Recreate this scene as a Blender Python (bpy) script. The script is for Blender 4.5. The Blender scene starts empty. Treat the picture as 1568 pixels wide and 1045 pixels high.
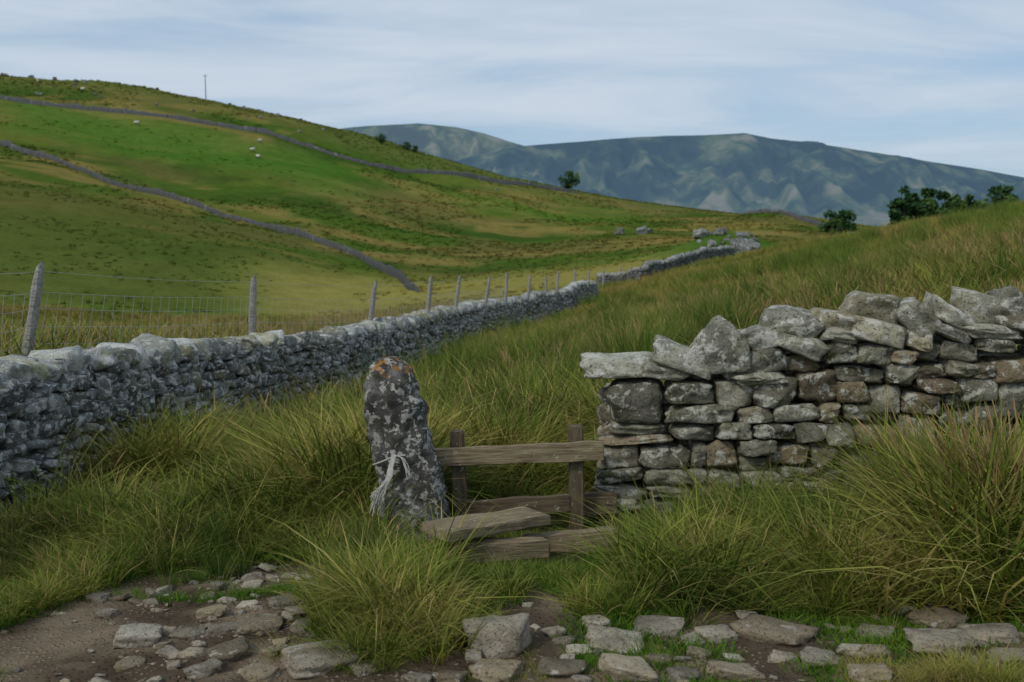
import bpy, bmesh, math, random
import numpy as np
from mathutils import Vector, Matrix, Euler, noise
rng=np.random.default_rng(11); random.seed(11)
scene=bpy.context.scene
CAMZ=1.7; F=1524.0; TH=math.atan(142.5/1524.0)
ct,st=math.cos(TH),math.sin(TH)

# ---------------------------------------------------------------- survey helpers
def uv(px,py):
    a=(px-784)/F; b=(522.5-py)/F
    d=ct+b*st
    return a/d, (-st+b*ct)/d
def S(px,py,Y):
    u,v=uv(px,py)
    return Vector((u*Y,Y,CAMZ+v*Y))
def vn(x,y,s=0):
    x=np.asarray(x,dtype=float); y=np.asarray(y,dtype=float)
    xi=np.floor(x).astype(np.int64); yi=np.floor(y).astype(np.int64)
    xf=x-xi; yf=y-yi
    xf=xf*xf*(3-2*xf); yf=yf*yf*(3-2*yf)
    def h(a,b):
        k=(a*374761393+b*668265263+s*974634777)&0xffffffff
        k=((k^(k>>13))*1274126177)&0xffffffff
        k=k^(k>>16)
        return (k&0xffffff)/float(0xffffff)
    return (h(xi,yi)*(1-xf)+h(xi+1,yi)*xf)*(1-yf)+(h(xi,yi+1)*(1-xf)+h(xi+1,yi+1)*xf)*yf
def fbm(x,y,s=0,o=4):
    r=0;a=.5;t=0
    for i in range(o):
        r=r+a*vn(x*2**i+i*17.3,y*2**i-i*9.1,s+i); t+=a; a*=.5
    return r/t
def sstep(a,b,x):
    t=np.clip((x-a)/(b-a),0,1); return t*t*(3-2*t)

# ---------------------------------------------------------------- terrain
U=np.array([-.6,-.5,-.38,-.25,-.15,-.05,.05,.15,.25,.35,.45,.55])
rows=[
(3,[0]*12),(4.5,[-.05,-.05,-.03,-.02,0,0,0,0,0,0,0,0]),
(7,[-.3,-.28,-.2,-.14,-.08,-.04,0,0,.02,.05,.08,.1]),
(10,[-.1,-.2,-.4,-.42,-.4,-.3,-.15,0,.1,.2,.3,.4]),
(15,[-.3,-.4,-.5,-.65,-.75,-.55,-.25,.05,.35,.65,.95,1.2]),
(20,[-1,-.9,-.9,-.8,-.85,-.8,-.5,-.1,.35,.8,1.25,1.7]),
(30,[-2,-2,-1.9,-1.5,-1.2,-1.1,-.8,-.2,.4,1.1,1.8,2.5]),
(45,[-3.5,-3.5,-3.2,-2.8,-2.2,-1.6,-1.4,-.5,.7,1.8,2.9,3.9]),
(65,[-4,-4,-4,-3.8,-3,-2.2,-1.7,-.3,1.3,2.6,3.6,4.6]),
(90,[0,-1,-2.5,-3.5,-4,-3,-1.5,0,1.2,2.2,2.8,3.5]),
(130,[9,8.2,5,1.5,-1.6,-2,-.8,.5,1,2,2.2,3]),
(180,[19,16.5,12,7.5,4,2,2.2,3.5,3,2,2,2]),
(250,[37,34,29,23,17,11,8.5,8.2,7.5,5,2,1]),
(330,[63.5,61,57,50,42,32,23,17.9,13.2,8.5,4,2]),
(450,[60,58,54,46,36,26,18,13,9,5,2,0]),
(800,[40,38,34,28,20,12,6,3,0,0,0,0]),
(3000,[-10]*12),(4000,[-10]*12)]
LY=np.log([r[0] for r in rows]); TB=np.array([r[1] for r in rows],dtype=float)
uf=np.linspace(-.6,.55,140); lf=np.linspace(math.log(3),math.log(4000),400)
T1=np.array([np.interp(uf,U,r) for r in TB])
T2=np.array([np.interp(lf,LY,T1[:,i]) for i in range(len(uf))]).T
def blur(A,ax,k):
    w=np.hanning(2*k+3)[1:-1]; w/=w.sum()
    P=np.pad(A,[(k,k) if i==ax else (0,0) for i in range(2)],mode='edge')
    return sum(w[j]*(P[j:j+A.shape[0],:] if ax==0 else P[:,j:j+A.shape[1]]) for j in range(2*k+1))
T2=blur(blur(T2,0,10),1,8)
wallY=np.array([-30,0,4,7,12,17,26,36,50,60]); wallX=np.array([-4.2,-3.95,-3.8,-3.65,-3.2,-2.5,-1.4,.1,3.8,7])
yyf=np.linspace(-30,60,400)
xxf=np.interp(yyf,wallY,wallX); k=14; xxf=np.convolve(np.pad(xxf,k,mode='edge'),np.ones(2*k+1)/(2*k+1),'valid')
def xw(y): return np.interp(y,yyf,xxf)
PX=[-4,-2.7,-2.4,-2.15,-1.85,-1.5,-1.15,-.95,-.84,-.4,-.3,0,.15,.5,1.2,2.4,4]
PY=[3.2,4.1,4.6,5.05,5.35,5.55,5.55,5.3,4.2,4.1,4.5,4.7,4.82,4.66,4.64,4.62,4.6]
def path_edge(x): return np.interp(x,PX,PY)
def pathmask(x,y):
    e=path_edge(x)+(fbm(x*2.2,y*2.2,5,3)-.5)*.45
    return sstep(.12,-.12,y-e)
def Hh(x,y):
    x=np.asarray(x,dtype=float); y=np.asarray(y,dtype=float)
    yy=np.clip(y,3,3999); u=np.clip(x/yy,-.6,.55)
    iu=(u+.6)/1.15*(len(uf)-1); il=(np.log(yy)-lf[0])/(lf[-1]-lf[0])*(len(lf)-1)
    i0=np.clip(iu.astype(int),0,len(uf)-2); j0=np.clip(il.astype(int),0,len(lf)-2)
    a=iu-i0; b=il-j0
    z=(T2[j0,i0]*(1-a)+T2[j0,i0+1]*a)*(1-b)+(T2[j0+1,i0]*(1-a)+T2[j0+1,i0+1]*a)*b
    d=xw(y)-x
    z=z+.5*sstep(-.15,.25,d)*sstep(14,7,d)*sstep(62,48,y)
    z=z+(fbm(x*.9,y*.9,1,3)-.5)*.09
    z=z+(fbm(x*.13,y*.13,2,3)-.5)*.8*sstep(14,50,y)
    z=z+(fbm(x*.025,y*.025,3,4)-.5)*6*sstep(80,200,y)*sstep(900,500,y)*(1-.5*sstep(280,320,y))
    z=z+3.0*np.exp(-(((x-26)/7)**2+((y-122)/6)**2))
    z=z-.13*np.exp(-(((x-.1)/.9)**2+((y-6.2)/.8)**2))
    pm=pathmask(x,y)
    z=z+pm*(-.03+(fbm(x*6,y*6,8,3)-.5)*.07)
    return z
def H(x,y): return float(Hh(np.array([x]),np.array([y]))[0])
def G(px,py):
    u,v=uv(px,py); Y=5.0
    for _ in range(12):
        Y=(CAMZ-H(u*Y,Y))/-v
    return u*Y,Y

def link(o,parent=None):
    scene.collection.objects.link(o)
    if parent: o.parent=parent
    return o
def mkmesh(name,verts,faces,mats=(),smooth=False,attrs=None,link_it=True,parent=None,matidx=None):
    me=bpy.data.meshes.new(name)
    me.from_pydata(np.asarray(verts).tolist(),[],faces if isinstance(faces,list) else faces.tolist())
    for m in mats: me.materials.append(m)
    if smooth: me.polygons.foreach_set('use_smooth',[True]*len(me.polygons))
    if matidx is not None: me.polygons.foreach_set('material_index',matidx)
    if attrs:
        for k,(ty,arr) in attrs.items():
            at=me.attributes.new(k,ty,'POINT')
            arr=np.asarray(arr,dtype=np.float32).ravel()
            at.data.foreach_set('color' if ty=='FLOAT_COLOR' else ('vector' if ty=='FLOAT_VECTOR' else 'value'),arr)
    me.update()
    o=bpy.data.objects.new(name,me)
    if link_it: link(o,parent)
    return o

# ---------------------------------------------------------------- materials
class M:
    def __init__(s,name):
        s.m=bpy.data.materials.new(name); s.m.use_nodes=True; s.nt=s.m.node_tree; s.nt.nodes.clear()
        s.out=s.nt.nodes.new('ShaderNodeOutputMaterial')
    def n(s,t,**kw):
        nd=s.nt.nodes.new(t)
        for k,v in kw.items():
            if k.startswith('_'): setattr(nd,k[1:],v)
            else:
                key=int(k[1:]) if (k[0]=='i' and k[1:].isdigit()) else k.replace('__',' ')
                s.set(nd.inputs[key],v)
        return nd
    def set(s,sock,v):
        if isinstance(v,bpy.types.NodeSocket): s.nt.links.new(v,sock)
        else: sock.default_value=v
    def math(s,op,a,b=0.0,clamp=False):
        nd=s.n('ShaderNodeMath',_operation=op,_use_clamp=clamp,i0=a,i1=b); return nd.outputs[0]
    def noise(s,vec,scale,detail=4,rough=.55,dist=0):
        nd=s.n('ShaderNodeTexNoise',Vector=vec,Scale=scale,Detail=detail,Roughness=rough,Distortion=dist); return nd.outputs[0]
    def mix(s,f,a,b,bt='MIX'):
        nd=s.nt.nodes.new('ShaderNodeMix'); nd.data_type='RGBA'; nd.blend_type=bt
        s.set(nd.inputs[0],f)
        for i,v in ((6,a),(7,b)):
            if isinstance(v,tuple) and len(v)==3: v=(*v,1)
            s.set(nd.inputs[i],v)
        return nd.outputs[2]
    def ss(s,x,a,b):
        nd=s.n('ShaderNodeMapRange',_interpolation_type='SMOOTHSTEP',Value=x); nd.inputs[1].default_value=a; nd.inputs[2].default_value=b
        nd.inputs[3].default_value=0; nd.inputs[4].default_value=1; return nd.outputs[0]
    def attr(s,name,col=False,inst=False):
        nd=s.n('ShaderNodeAttribute'); nd.attribute_name=name
        if inst: nd.attribute_type='INSTANCER'
        return nd.outputs[0] if col else nd.outputs[2]
    def pos(s): return s.n('ShaderNodeNewGeometry').outputs['Position']
    def obj(s): return s.n('ShaderNodeTexCoord').outputs['Object']
    def vmath(s,op,a,b):
        nd=s.n('ShaderNodeVectorMath',_operation=op); s.set(nd.inputs[0],a); s.set(nd.inputs[1],b); return nd.outputs[0]
    def ramp(s,f,stops):
        nd=s.nt.nodes.new('ShaderNodeValToRGB'); s.set(nd.inputs[0],f)
        e=nd.color_ramp.elements
        while len(e)<len(stops): e.new(.5)
        for el,(p,c) in zip(e,stops): el.position=p; el.color=(*c,1)
        return nd.outputs[0]
    def bump(s,h,strength,dist):
        return s.n('ShaderNodeBump',Strength=strength,Distance=dist,Height=h).outputs[0]
    def fin(s,col,rough=.9,normal=None,spec=.25):
        p=s.n('ShaderNodeBsdfPrincipled',Roughness=rough)
        s.set(p.inputs['Base Color'],(*col,1) if isinstance(col,tuple) and len(col)==3 else col)
        p.inputs['Specular IOR Level'].default_value=spec
        if normal: s.set(p.inputs['Normal'],normal)
        s.nt.links.new(p.outputs[0],s.out.inputs[0]); return s.m
    def fin_d(s,col,normal=None):
        p=s.n('ShaderNodeBsdfDiffuse',Color=col)
        if normal: s.set(p.inputs['Normal'],normal)
        s.nt.links.new(p.outputs[0],s.out.inputs[0]); return s.m

def stone_mat(name,dark,mid,light,warm,lichen,warm_amt=.3,lichen_lo=.56,sc=1.0,moss=(.1,.11,.03),moss_amt=.5,moss_lo=.6):
    m=M(name); r=m.attr('rnd')
    off=m.n('ShaderNodeCombineXYZ',X=m.math('MULTIPLY',r,57.0),Y=m.math('MULTIPLY',r,-31.0),Z=m.math('MULTIPLY',r,93.0)).outputs[0]
    p=m.vmath('ADD',m.pos(),off)
    n1=m.noise(p,5*sc,3,.6)
    base=m.ramp(n1,[(.28,dark),(.5,mid),(.72,light)])
    wn=m.math('FRACT',m.math('MULTIPLY',r,7.31))
    wf=m.math('MULTIPLY',m.ss(m.math('ADD',wn,m.math('MULTIPLY',n1,.6)),1.1-warm_amt,1.5-warm_amt),.7)
    base=m.mix(wf,base,warm)
    bn=m.math('FRACT',m.math('MULTIPLY',r,13.7))
    base=m.mix(1.0,base,m.ramp(bn,[(0,(.55,.55,.55)),(.5,(.95,.95,.95)),(1,(1.35,1.35,1.32))]),'MULTIPLY')
    l1=m.noise(p,11*sc,4,.65,.4)
    base=m.mix(m.math('MULTIPLY',m.ss(l1,lichen_lo,lichen_lo+.07),.85),base,lichen)
    mo=m.noise(p,7*sc,3,.6)
    base=m.mix(m.math('MULTIPLY',m.ss(mo,moss_lo,moss_lo+.1),moss_amt),base,moss)
    f=m.noise(p,60*sc,2,.7)
    base=m.mix(m.math('MULTIPLY',m.ss(f,.47,.3),.75),base,(.03,.03,.028))
    h=m.noise(p,14*sc,6,.72)
    return m.fin_d(base,m.bump(h,1.0,.045/sc))

mat_stone_r=stone_mat('stone_field',(.095,.092,.066),(.24,.228,.168),(.44,.42,.335),(.28,.21,.12),(.56,.555,.47),.28,.53,1.0,moss_lo=.55)
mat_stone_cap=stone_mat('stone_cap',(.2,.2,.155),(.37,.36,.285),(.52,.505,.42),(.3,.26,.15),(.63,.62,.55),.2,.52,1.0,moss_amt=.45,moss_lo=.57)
mat_stone_l=stone_mat('stone_left',(.06,.061,.057),(.21,.21,.2),(.46,.46,.44),(.21,.18,.11),(.6,.6,.57),.24,.515,1.5,moss=(.13,.13,.04),moss_amt=.45,moss_lo=.58)
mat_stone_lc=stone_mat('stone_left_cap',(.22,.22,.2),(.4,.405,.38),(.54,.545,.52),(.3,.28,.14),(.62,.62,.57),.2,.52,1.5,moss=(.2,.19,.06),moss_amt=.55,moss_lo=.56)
mat_path=stone_mat('stone_path',(.2,.17,.125),(.36,.315,.24),(.5,.45,.36),(.3,.24,.15),(.5,.47,.39),.35,.6,1.2,moss_amt=.15)
mat_far=stone_mat('stone_far',(.08,.085,.09),(.15,.155,.16),(.24,.245,.245),(.13,.12,.09),(.32,.32,.32),.2,.58,.25)
mat_crag=stone_mat('stone_crag',(.11,.113,.11),(.22,.225,.22),(.37,.37,.36),(.14,.13,.08),(.48,.48,.47),.25,.55,.35,moss_amt=.6,moss_lo=.54)
mat_post=stone_mat('stone_post',(.035,.035,.033),(.09,.088,.08),(.22,.215,.2),(.12,.105,.08),(.52,.51,.47),.2,.52,1.9,moss_amt=.15)

def grass_mat(name,cols,straw,tip=.35,ns=.3,inst=False,dry=.14):
    m=M(name); t=m.attr('t'); b=m.attr('b')
    oi=m.n('ShaderNodeObjectInfo').outputs['Random']
    if inst:
        f=m.math('ADD',m.math('MULTIPLY',b,.5),m.math('MULTIPLY',oi,.5))
        col=m.mix(1.0,m.attr('icol',True,True),m.ramp(f,[(.1,(.8,.85,.75)),(.5,(1.08,1.08,1.02)),(.9,(1.4,1.28,1.15))]),'MULTIPLY')
    else:
        nz2=m.ss(m.noise(m.pos(),ns,1,.6),.34,.66)
        f=m.math('ADD',m.math('MULTIPLY',b,.28),m.math('ADD',m.math('MULTIPLY',oi,.28),m.math('MULTIPLY',nz2,.44)))
        k=len(cols)-1
        col=m.ramp(f,[(.1+.8*i/k,c) for i,c in enumerate(cols)])
        dr=m.math('GREATER_THAN',m.math('FRACT',m.math('ADD',m.math('MULTIPLY',b,17.3),m.math('MULTIPLY',oi,5.1))),m.math('SUBTRACT',1.0-dry*.6,m.math('MULTIPLY',nz2,dry)))
        col=m.mix(m.math('MULTIPLY',dr,.85),col,straw)
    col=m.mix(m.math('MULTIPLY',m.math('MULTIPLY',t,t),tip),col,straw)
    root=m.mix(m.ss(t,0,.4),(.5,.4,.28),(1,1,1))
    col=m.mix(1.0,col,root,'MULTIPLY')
    return m.fin_d(col)
straw=(.35,.28,.1)
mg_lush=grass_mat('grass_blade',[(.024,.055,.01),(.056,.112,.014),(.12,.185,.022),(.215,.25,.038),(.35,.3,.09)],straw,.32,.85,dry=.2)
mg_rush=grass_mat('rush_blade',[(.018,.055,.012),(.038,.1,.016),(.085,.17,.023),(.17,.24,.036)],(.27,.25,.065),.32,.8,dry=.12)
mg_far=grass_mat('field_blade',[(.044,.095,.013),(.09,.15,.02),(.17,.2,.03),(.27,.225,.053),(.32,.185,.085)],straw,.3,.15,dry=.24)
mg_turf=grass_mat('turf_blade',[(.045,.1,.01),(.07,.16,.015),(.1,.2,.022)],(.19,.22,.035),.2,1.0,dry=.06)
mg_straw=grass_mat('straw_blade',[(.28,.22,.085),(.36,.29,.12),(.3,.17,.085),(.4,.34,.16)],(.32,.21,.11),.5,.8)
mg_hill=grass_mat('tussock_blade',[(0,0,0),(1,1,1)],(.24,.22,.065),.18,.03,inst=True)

m=M('ground'); c=m.attr('Col',True); p=m.pos()
dm=m.attr('dirt')
nf=m.noise(p,2.5,4,.65); nf2=m.noise(p,.35,4,.6); ng=m.noise(p,45,2,.7)
f=m.math('ADD',m.math('MULTIPLY',nf,.45),m.math('ADD',m.math('MULTIPLY',nf2,.35),m.math('MULTIPLY',ng,.25)))
col=m.mix(1.0,c,m.ramp(f,[(.35,(.55,.55,.5)),(.52,(1,1,1)),(.7,(1.4,1.35,1.3))]),'MULTIPLY')
vo=m.n('ShaderNodeTexVoronoi',Vector=p,Scale=38.0)
peb=m.ss(vo.outputs['Distance'],.45,.15)
dirtc=m.mix(m.math('MULTIPLY',peb,m.ss(nf,.45,.6)),col,(.28,.225,.16))
col=m.mix(dm,col,dirtc)
hh=m.math('ADD',m.math('MULTIPLY',m.noise(p,9,6,.7),.6),m.math('MULTIPLY',peb,.25))
mat_ground=m.fin_d(col,m.bump(hh,.8,.05))

def wood_mat(name,dark,mid,light,green=.35):
    m=M(name); o=m.obj()
    mp=m.n('ShaderNodeMapping',Vector=o); mp.inputs['Scale'].default_value=(2.2,26,26)
    w=m.noise(mp.outputs[0],1.6,6,.65,.6)
    mp2=m.n('ShaderNodeMapping',Vector=o); mp2.inputs['Scale'].default_value=(3,90,90)
    w2=m.noise(mp2.outputs[0],1.5,3,.6)
    c=m.ramp(w,[(.3,dark),(.52,mid),(.72,light)])
    c=m.mix(m.math('MULTIPLY',m.ss(w2,.5,.3),.7),c,(.03,.026,.02))
    al=m.noise(o,7,4,.6)
    c=m.mix(m.math('MULTIPLY',m.ss(al,.48,.65),green),c,(.12,.12,.055))
    li=m.noise(o,26,4,.6); c=m.mix(m.math('MULTIPLY',m.ss(li,.62,.68),.6),c,(.4,.4,.33))
    h=m.math('ADD',w,m.math('MULTIPLY',w2,.6))
    return m.fin(c,.85,m.bump(h,.7,.012))
mat_wood=wood_mat('weathered_wood',(.12,.09,.055),(.27,.21,.13),(.4,.33,.215))
mat_wood_d=wood_mat('dark_wood',(.055,.04,.026),(.125,.09,.057),(.21,.16,.1),.35)
mat_fpost=wood_mat('fence_wood',(.16,.15,.14),(.32,.31,.28),(.46,.45,.41),.12)
m=M('wire'); mat_wire=m.fin(m.mix(m.noise(m.pos(),3),(.3,.3,.3),(.42,.42,.41)),.5)

# ---------------------------------------------------------------- ground sheet
ts=np.linspace(-math.asinh(2600/2.5),math.asinh(2600/2.5),560); gx=2.5*np.sinh(ts)
ty=np.linspace(-math.asinh(60/2.5),math.asinh(3600/2.5),640); gy=5+2.5*np.sinh(ty)
X,Y=np.meshgrid(gx,gy); X=X.ravel(); Y=Y.ravel(); Z=Hh(X,Y)
nx,ny=len(gx),len(gy)
I=np.arange(nx*ny).reshape(ny,nx)
fa=np.stack([I[:-1,:-1],I[:-1,1:],I[1:,1:],I[1:,:-1]],-1).reshape(-1,4)
def lerp(a,b,t): return a*(1-t[:,None])+b*t[:,None]
def landcolor(X,Y):
    Yc=np.maximum(Y,1); u=X/Yc
    g1=np.array([.062,.112,.017]); g2=np.array([.112,.142,.026]); st_=np.array([.23,.18,.055]); lu=np.array([.07,.155,.021]); br=np.array([.155,.125,.043])
    n1=fbm(X*.02,Y*.035,21,5); n2=fbm(X*.06+Y*.02,Y*.12,22,5); n3=fbm(X*.009,Y*.02,23,4); n4=fbm(X*.03,Y*.05,29,5); n5=fbm(X*.05,Y*.07,33,5)
    C=lerp(np.tile(g1,(len(X),1)),g2,sstep(.42,.6,n1))
    C=lerp(C,np.array([.038,.075,.014]),sstep(.54,.66,n5)*.7)
    C=lerp(C,br,sstep(.5,.64,n4)*.6)
    C=lerp(C,st_,sstep(.51,.65,n2)*.8)
    C=lerp(C,lu,sstep(.48,.66,n3)*.6)
    e=sstep(205,225,Y+(n2-.5)*30)*sstep(275,262,Y+(n2-.5)*20)*sstep(-.1,-.2,u)*sstep(-.52,-.48,u)
    C=lerp(C,lu*1.0,e*.75)
    e=sstep(285,300,Y)*sstep(600,420,Y); C=lerp(C,np.array([.12,.13,.036]),e*.6)
    e=sstep(70,85,Y)*sstep(165,140,Y)*sstep(-.2,-.33,u); C=lerp(C,np.array([.085,.098,.023]),e*.6)
    e=sstep(60,75,Y)*sstep(125,105,Y+(n2-.5)*20)*sstep(-.32,-.2,u)*sstep(.2,.12,u)
    C=lerp(C,np.array([.27,.235,.065]),e*.85)
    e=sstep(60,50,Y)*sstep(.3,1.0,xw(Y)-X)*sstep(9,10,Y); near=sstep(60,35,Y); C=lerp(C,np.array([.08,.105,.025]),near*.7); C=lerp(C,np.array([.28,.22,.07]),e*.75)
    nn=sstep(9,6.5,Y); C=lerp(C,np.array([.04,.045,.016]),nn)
    pm=pathmask(X,Y); d=fbm(X*3,Y*3,31,4)
    dc=lerp(np.tile(np.array([.078,.058,.04]),(len(X),1)),np.array([.2,.155,.105]),sstep(.35,.65,d))
    C=lerp(C,dc,pm)
    return C,pm
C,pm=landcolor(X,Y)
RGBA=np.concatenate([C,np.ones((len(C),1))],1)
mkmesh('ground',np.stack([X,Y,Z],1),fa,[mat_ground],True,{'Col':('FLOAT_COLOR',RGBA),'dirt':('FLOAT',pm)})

# ---------------------------------------------------------------- mountains
def mountain(name,pts,Yr,depth,seed,xr,tone):
    pu=[];ph=[]
    for px,py in pts:
        u,v=uv(px,py); pu.append(u*Yr); ph.append(CAMZ+v*Yr)
    xs=np.linspace(xr[0],xr[1],620); tt=np.linspace(-1,.6,200)
    Xm,Tm=np.meshgrid(xs,tt); Xr=Xm.ravel(); Tr=Tm.ravel()
    rid=np.interp(Xr,pu,ph)
    Yv=Yr+Tr*depth+ (fbm(Xr/500,Tr*0,seed,3)-.5)*depth*.4*(np.abs(Tr))
    prof=np.where(Tr<0,np.clip(1+Tr,0,1)**.75,np.clip(1-Tr*1.3,0,1))
    wx=Xr+(fbm(Xr/300,Tr*3,seed+20,3)-.5)*160
    gul=np.abs(fbm(wx/190-Tr*1.2,Tr*1.3,seed+3,5)-.5)*2
    g2=np.abs(fbm(wx/60-Tr*2.5,Tr*2.2,seed+13,4)-.5)*2
    mid=np.clip(-Tr*(1+Tr)*4,0,1)
    hgt=rid*prof+(gul-.35)*200*mid+(g2-.3)*50*np.clip(-Tr*5,0,1)*np.clip((1+Tr)*2,0,1)
    nn=len(xs); J=np.arange(len(Xr)).reshape(len(tt),nn)
    f=np.stack([J[:-1,:-1],J[:-1,1:],J[1:,1:],J[1:,:-1]],-1).reshape(-1,4)
    cov=np.clip(.33+.35*gul+.3*(g2-.3)+1.1*(fbm(wx/90+Tr*3,Tr*9,seed+31,5)-.5)+.25*np.clip(.6-prof,0,.5)*2,0,1)
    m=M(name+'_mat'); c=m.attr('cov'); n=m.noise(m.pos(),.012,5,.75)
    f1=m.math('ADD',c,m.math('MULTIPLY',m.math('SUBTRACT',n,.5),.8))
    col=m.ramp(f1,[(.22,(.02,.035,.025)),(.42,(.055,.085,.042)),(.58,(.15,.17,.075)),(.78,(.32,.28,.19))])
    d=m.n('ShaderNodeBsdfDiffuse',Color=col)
    e=m.n('ShaderNodeEmission',Strength=1.0); e.inputs[0].default_value=(*tone,1)  # distance haze painted into the surface as an even bluish glow
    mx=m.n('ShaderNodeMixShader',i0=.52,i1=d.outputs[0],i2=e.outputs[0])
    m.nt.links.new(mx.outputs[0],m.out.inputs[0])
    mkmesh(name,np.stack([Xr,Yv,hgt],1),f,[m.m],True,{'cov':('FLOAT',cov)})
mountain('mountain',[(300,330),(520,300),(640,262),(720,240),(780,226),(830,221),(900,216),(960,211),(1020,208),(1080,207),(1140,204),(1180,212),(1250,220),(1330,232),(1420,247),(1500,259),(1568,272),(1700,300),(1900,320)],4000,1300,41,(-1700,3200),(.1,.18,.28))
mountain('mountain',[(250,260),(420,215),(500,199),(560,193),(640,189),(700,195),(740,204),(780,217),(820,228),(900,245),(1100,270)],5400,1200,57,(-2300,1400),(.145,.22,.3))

# ---------------------------------------------------------------- stones
def stone_template(seed,npts=16,k=5,cuts=1,disp=.03,smooth=.0,sm_it=1,cmin=.62):
    r=random.Random(seed); bm=bmesh.new()
    for i in range(npts):
        p=[r.uniform(-1,1) for _ in range(3)]
        if i<8: p=[(1 if i&(1<<j) else -1)*r.uniform(cmin,1) for j in range(3)]
        n=sum(abs(c)**k for c in p)**(1/k); n=max(n,.3)
        bm.verts.new([c/n*.5*r.uniform(.85,1.08) for c in p])
    res=bmesh.ops.convex_hull(bm,input=bm.verts)
    dele=[e for e in res['geom_interior'] if isinstance(e,bmesh.types.BMVert)]+[e for e in res['geom_unused'] if isinstance(e,bmesh.types.BMVert)]
    if dele: bmesh.ops.delete(bm,geom=list(set(dele)),context='VERTS')
    bmesh.ops.triangulate(bm,faces=bm.faces)
    for c in range(cuts):
        bmesh.ops.subdivide_edges(bm,edges=bm.edges,cuts=1,use_grid_fill=True)
        bmesh.ops.triangulate(bm,faces=[f for f in bm.faces if len(f.verts)>3])
        if smooth>0 and c>=cuts-sm_it: bmesh.ops.smooth_vert(bm,verts=bm.verts,factor=smooth,use_axis_x=True,use_axis_y=True,use_axis_z=True)
    bm.normal_update()
    o=Vector((seed*3.7,seed*1.3,0))
    for v in bm.verts:
        d=noise.noise(v.co*3.2+o)*disp+noise.noise(v.co*8+o)*disp*.6
        v.co+=v.normal*d
    V=np.array([v.co[:] for v in bm.verts])
    bm.verts.index_update(); Fc=[[v.index for v in f.verts] for f in bm.faces]; bm.free()
    lo,hi=V.min(0),V.max(0); V=(V-(lo+hi)/2)/(hi-lo)
    return V,np.array(Fc)
T_hi=[stone_template(100+i,12+i%4,5.5,3,.07,.42,1 if i%3==0 else 2,.48) for i in range(20)]
T_cap=[stone_template(150+i,9+i%4,4,3,.06,.4,1,.3) for i in range(12)]
T_lo=[stone_template(200+i,10+i%4,5,1,.05,.15,1,.45) for i in range(18)]
T_mid=[stone_template(300+i,11+i%4,4.5,2,.08,.3,1,.42) for i in range(18)]
class Acc:
    def __init__(s): s.V=[];s.F=[];s.R=[];s.MI=[];s.n=0
    def add(s,T,loc,dims,R=None,rnd=None,mi=0):
        V,Fc=T; W=V*np.array(dims)
        if R is not None: W=W@np.array(R.to_3x3()).T
        W=W+np.array(loc); s.V.append(W); s.F.append(Fc+s.n); s.n+=len(V)
        s.R.append(np.full(len(V),random.random() if rnd is None else rnd)); s.MI.append(np.full(len(Fc),mi))
    def make(s,name,mats,smooth=True,parent=None):
        return mkmesh(name,np.concatenate(s.V),np.concatenate(s.F),mats,smooth,{'rnd':('FLOAT',np.concatenate(s.R))},parent=parent,matidx=np.concatenate(s.MI))
def rot(x,y,z): return Euler((x,y,z)).to_matrix()
R_=random.uniform

def stone_wall(name,pts,height,width,TT,mats,size,near_side=1,both=True,gside=.5,cap=(.16,.34),coph=.17,smooth=True):
    pts=np.array(pts); seg=np.linalg.norm(np.diff(pts,axis=0),axis=1); L=np.concatenate([[0],np.cumsum(seg)])
    def at(s): return np.interp(s,L,pts[:,0]),np.interp(s,L,pts[:,1])
    def frame(s):
        a=at(max(0,s-.3)); b=at(min(L[-1],s+.3)); t=Vector((b[0]-a[0],b[1]-a[1],0)).normalized(); return t,Vector((t.y,-t.x,0))
    acc=Acc()
    for side in ([1,0,-1] if both else [1,0]):
        z=-.12
        while z<height-.06:
            ch=R_(.07,.13)*size(0); s=R_(0,.2)
            if side<=0: ch*=1.4
            while s<L[-1]:
                ln=R_(.09,.3)*size(s)*(1.6 if side<=0 else 1)
                x,y=at(s+ln/2); t,n=frame(s+ln/2)
                base=H(x+n.x*gside*near_side,y+n.y*gside*near_side)
                hw=width/2*(1.12-.3*(z/height)); dep=R_(.22,.34)
                zz=z+(fbm(np.array([s*.5]),np.array([z*3]),7,2)[0]-.5)*.12+R_(-.015,.015)
                off=(hw-dep/2+R_(-.045,.05))*side*near_side
                hz=ch*R_(.75,1.35)
                if random.random()<.12: ln*=.6; hz*=1.5
                Rm=rot(R_(-.2,.2),R_(-.3,.3),0)
                ang=math.atan2(t.y,t.x); Rz=Matrix.Rotation(ang+R_(-.2,.2),3,'Z')
                acc.add(random.choice(TT(s)),(x+n.x*off,y+n.y*off,base+zz+ch/2),(ln*1.06,dep,hz),Rz@Rm,mi=0)
                s+=ln*R_(.9,1.04)
            z+=ch*.88
    s=0
    while s<L[-1]:
        ln=R_(*cap)*size(s); x,y=at(s+ln/2); t,n=frame(s)
        base=H(x+n.x*gside*near_side,y+n.y*gside*near_side)
        ang=math.atan2(t.y,t.x); hh=coph*R_(.7,1.5)
        acc.add(random.choice(TT(s)),(x+R_(-.05,.05),y,base+height+hh*.25),(ln*1.15,width*R_(.7,.95),hh),Matrix.Rotation(ang+R_(-.4,.4),3,'Z')@rot(R_(-.2,.2),R_(-.5,.5),0),mi=1)
        s+=ln*R_(.75,.95)
    return acc.make(name,mats,smooth)
ys=np.linspace(2.0,51,120)
stone_wall('dry_stone_wall',[(float(xw(y)),float(y)) for y in ys],1.0,.6,lambda s:T_mid if s<15 else T_lo,[mat_stone_l,mat_stone_lc],lambda s:1.0+max(0,s-10)*.02)
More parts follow.
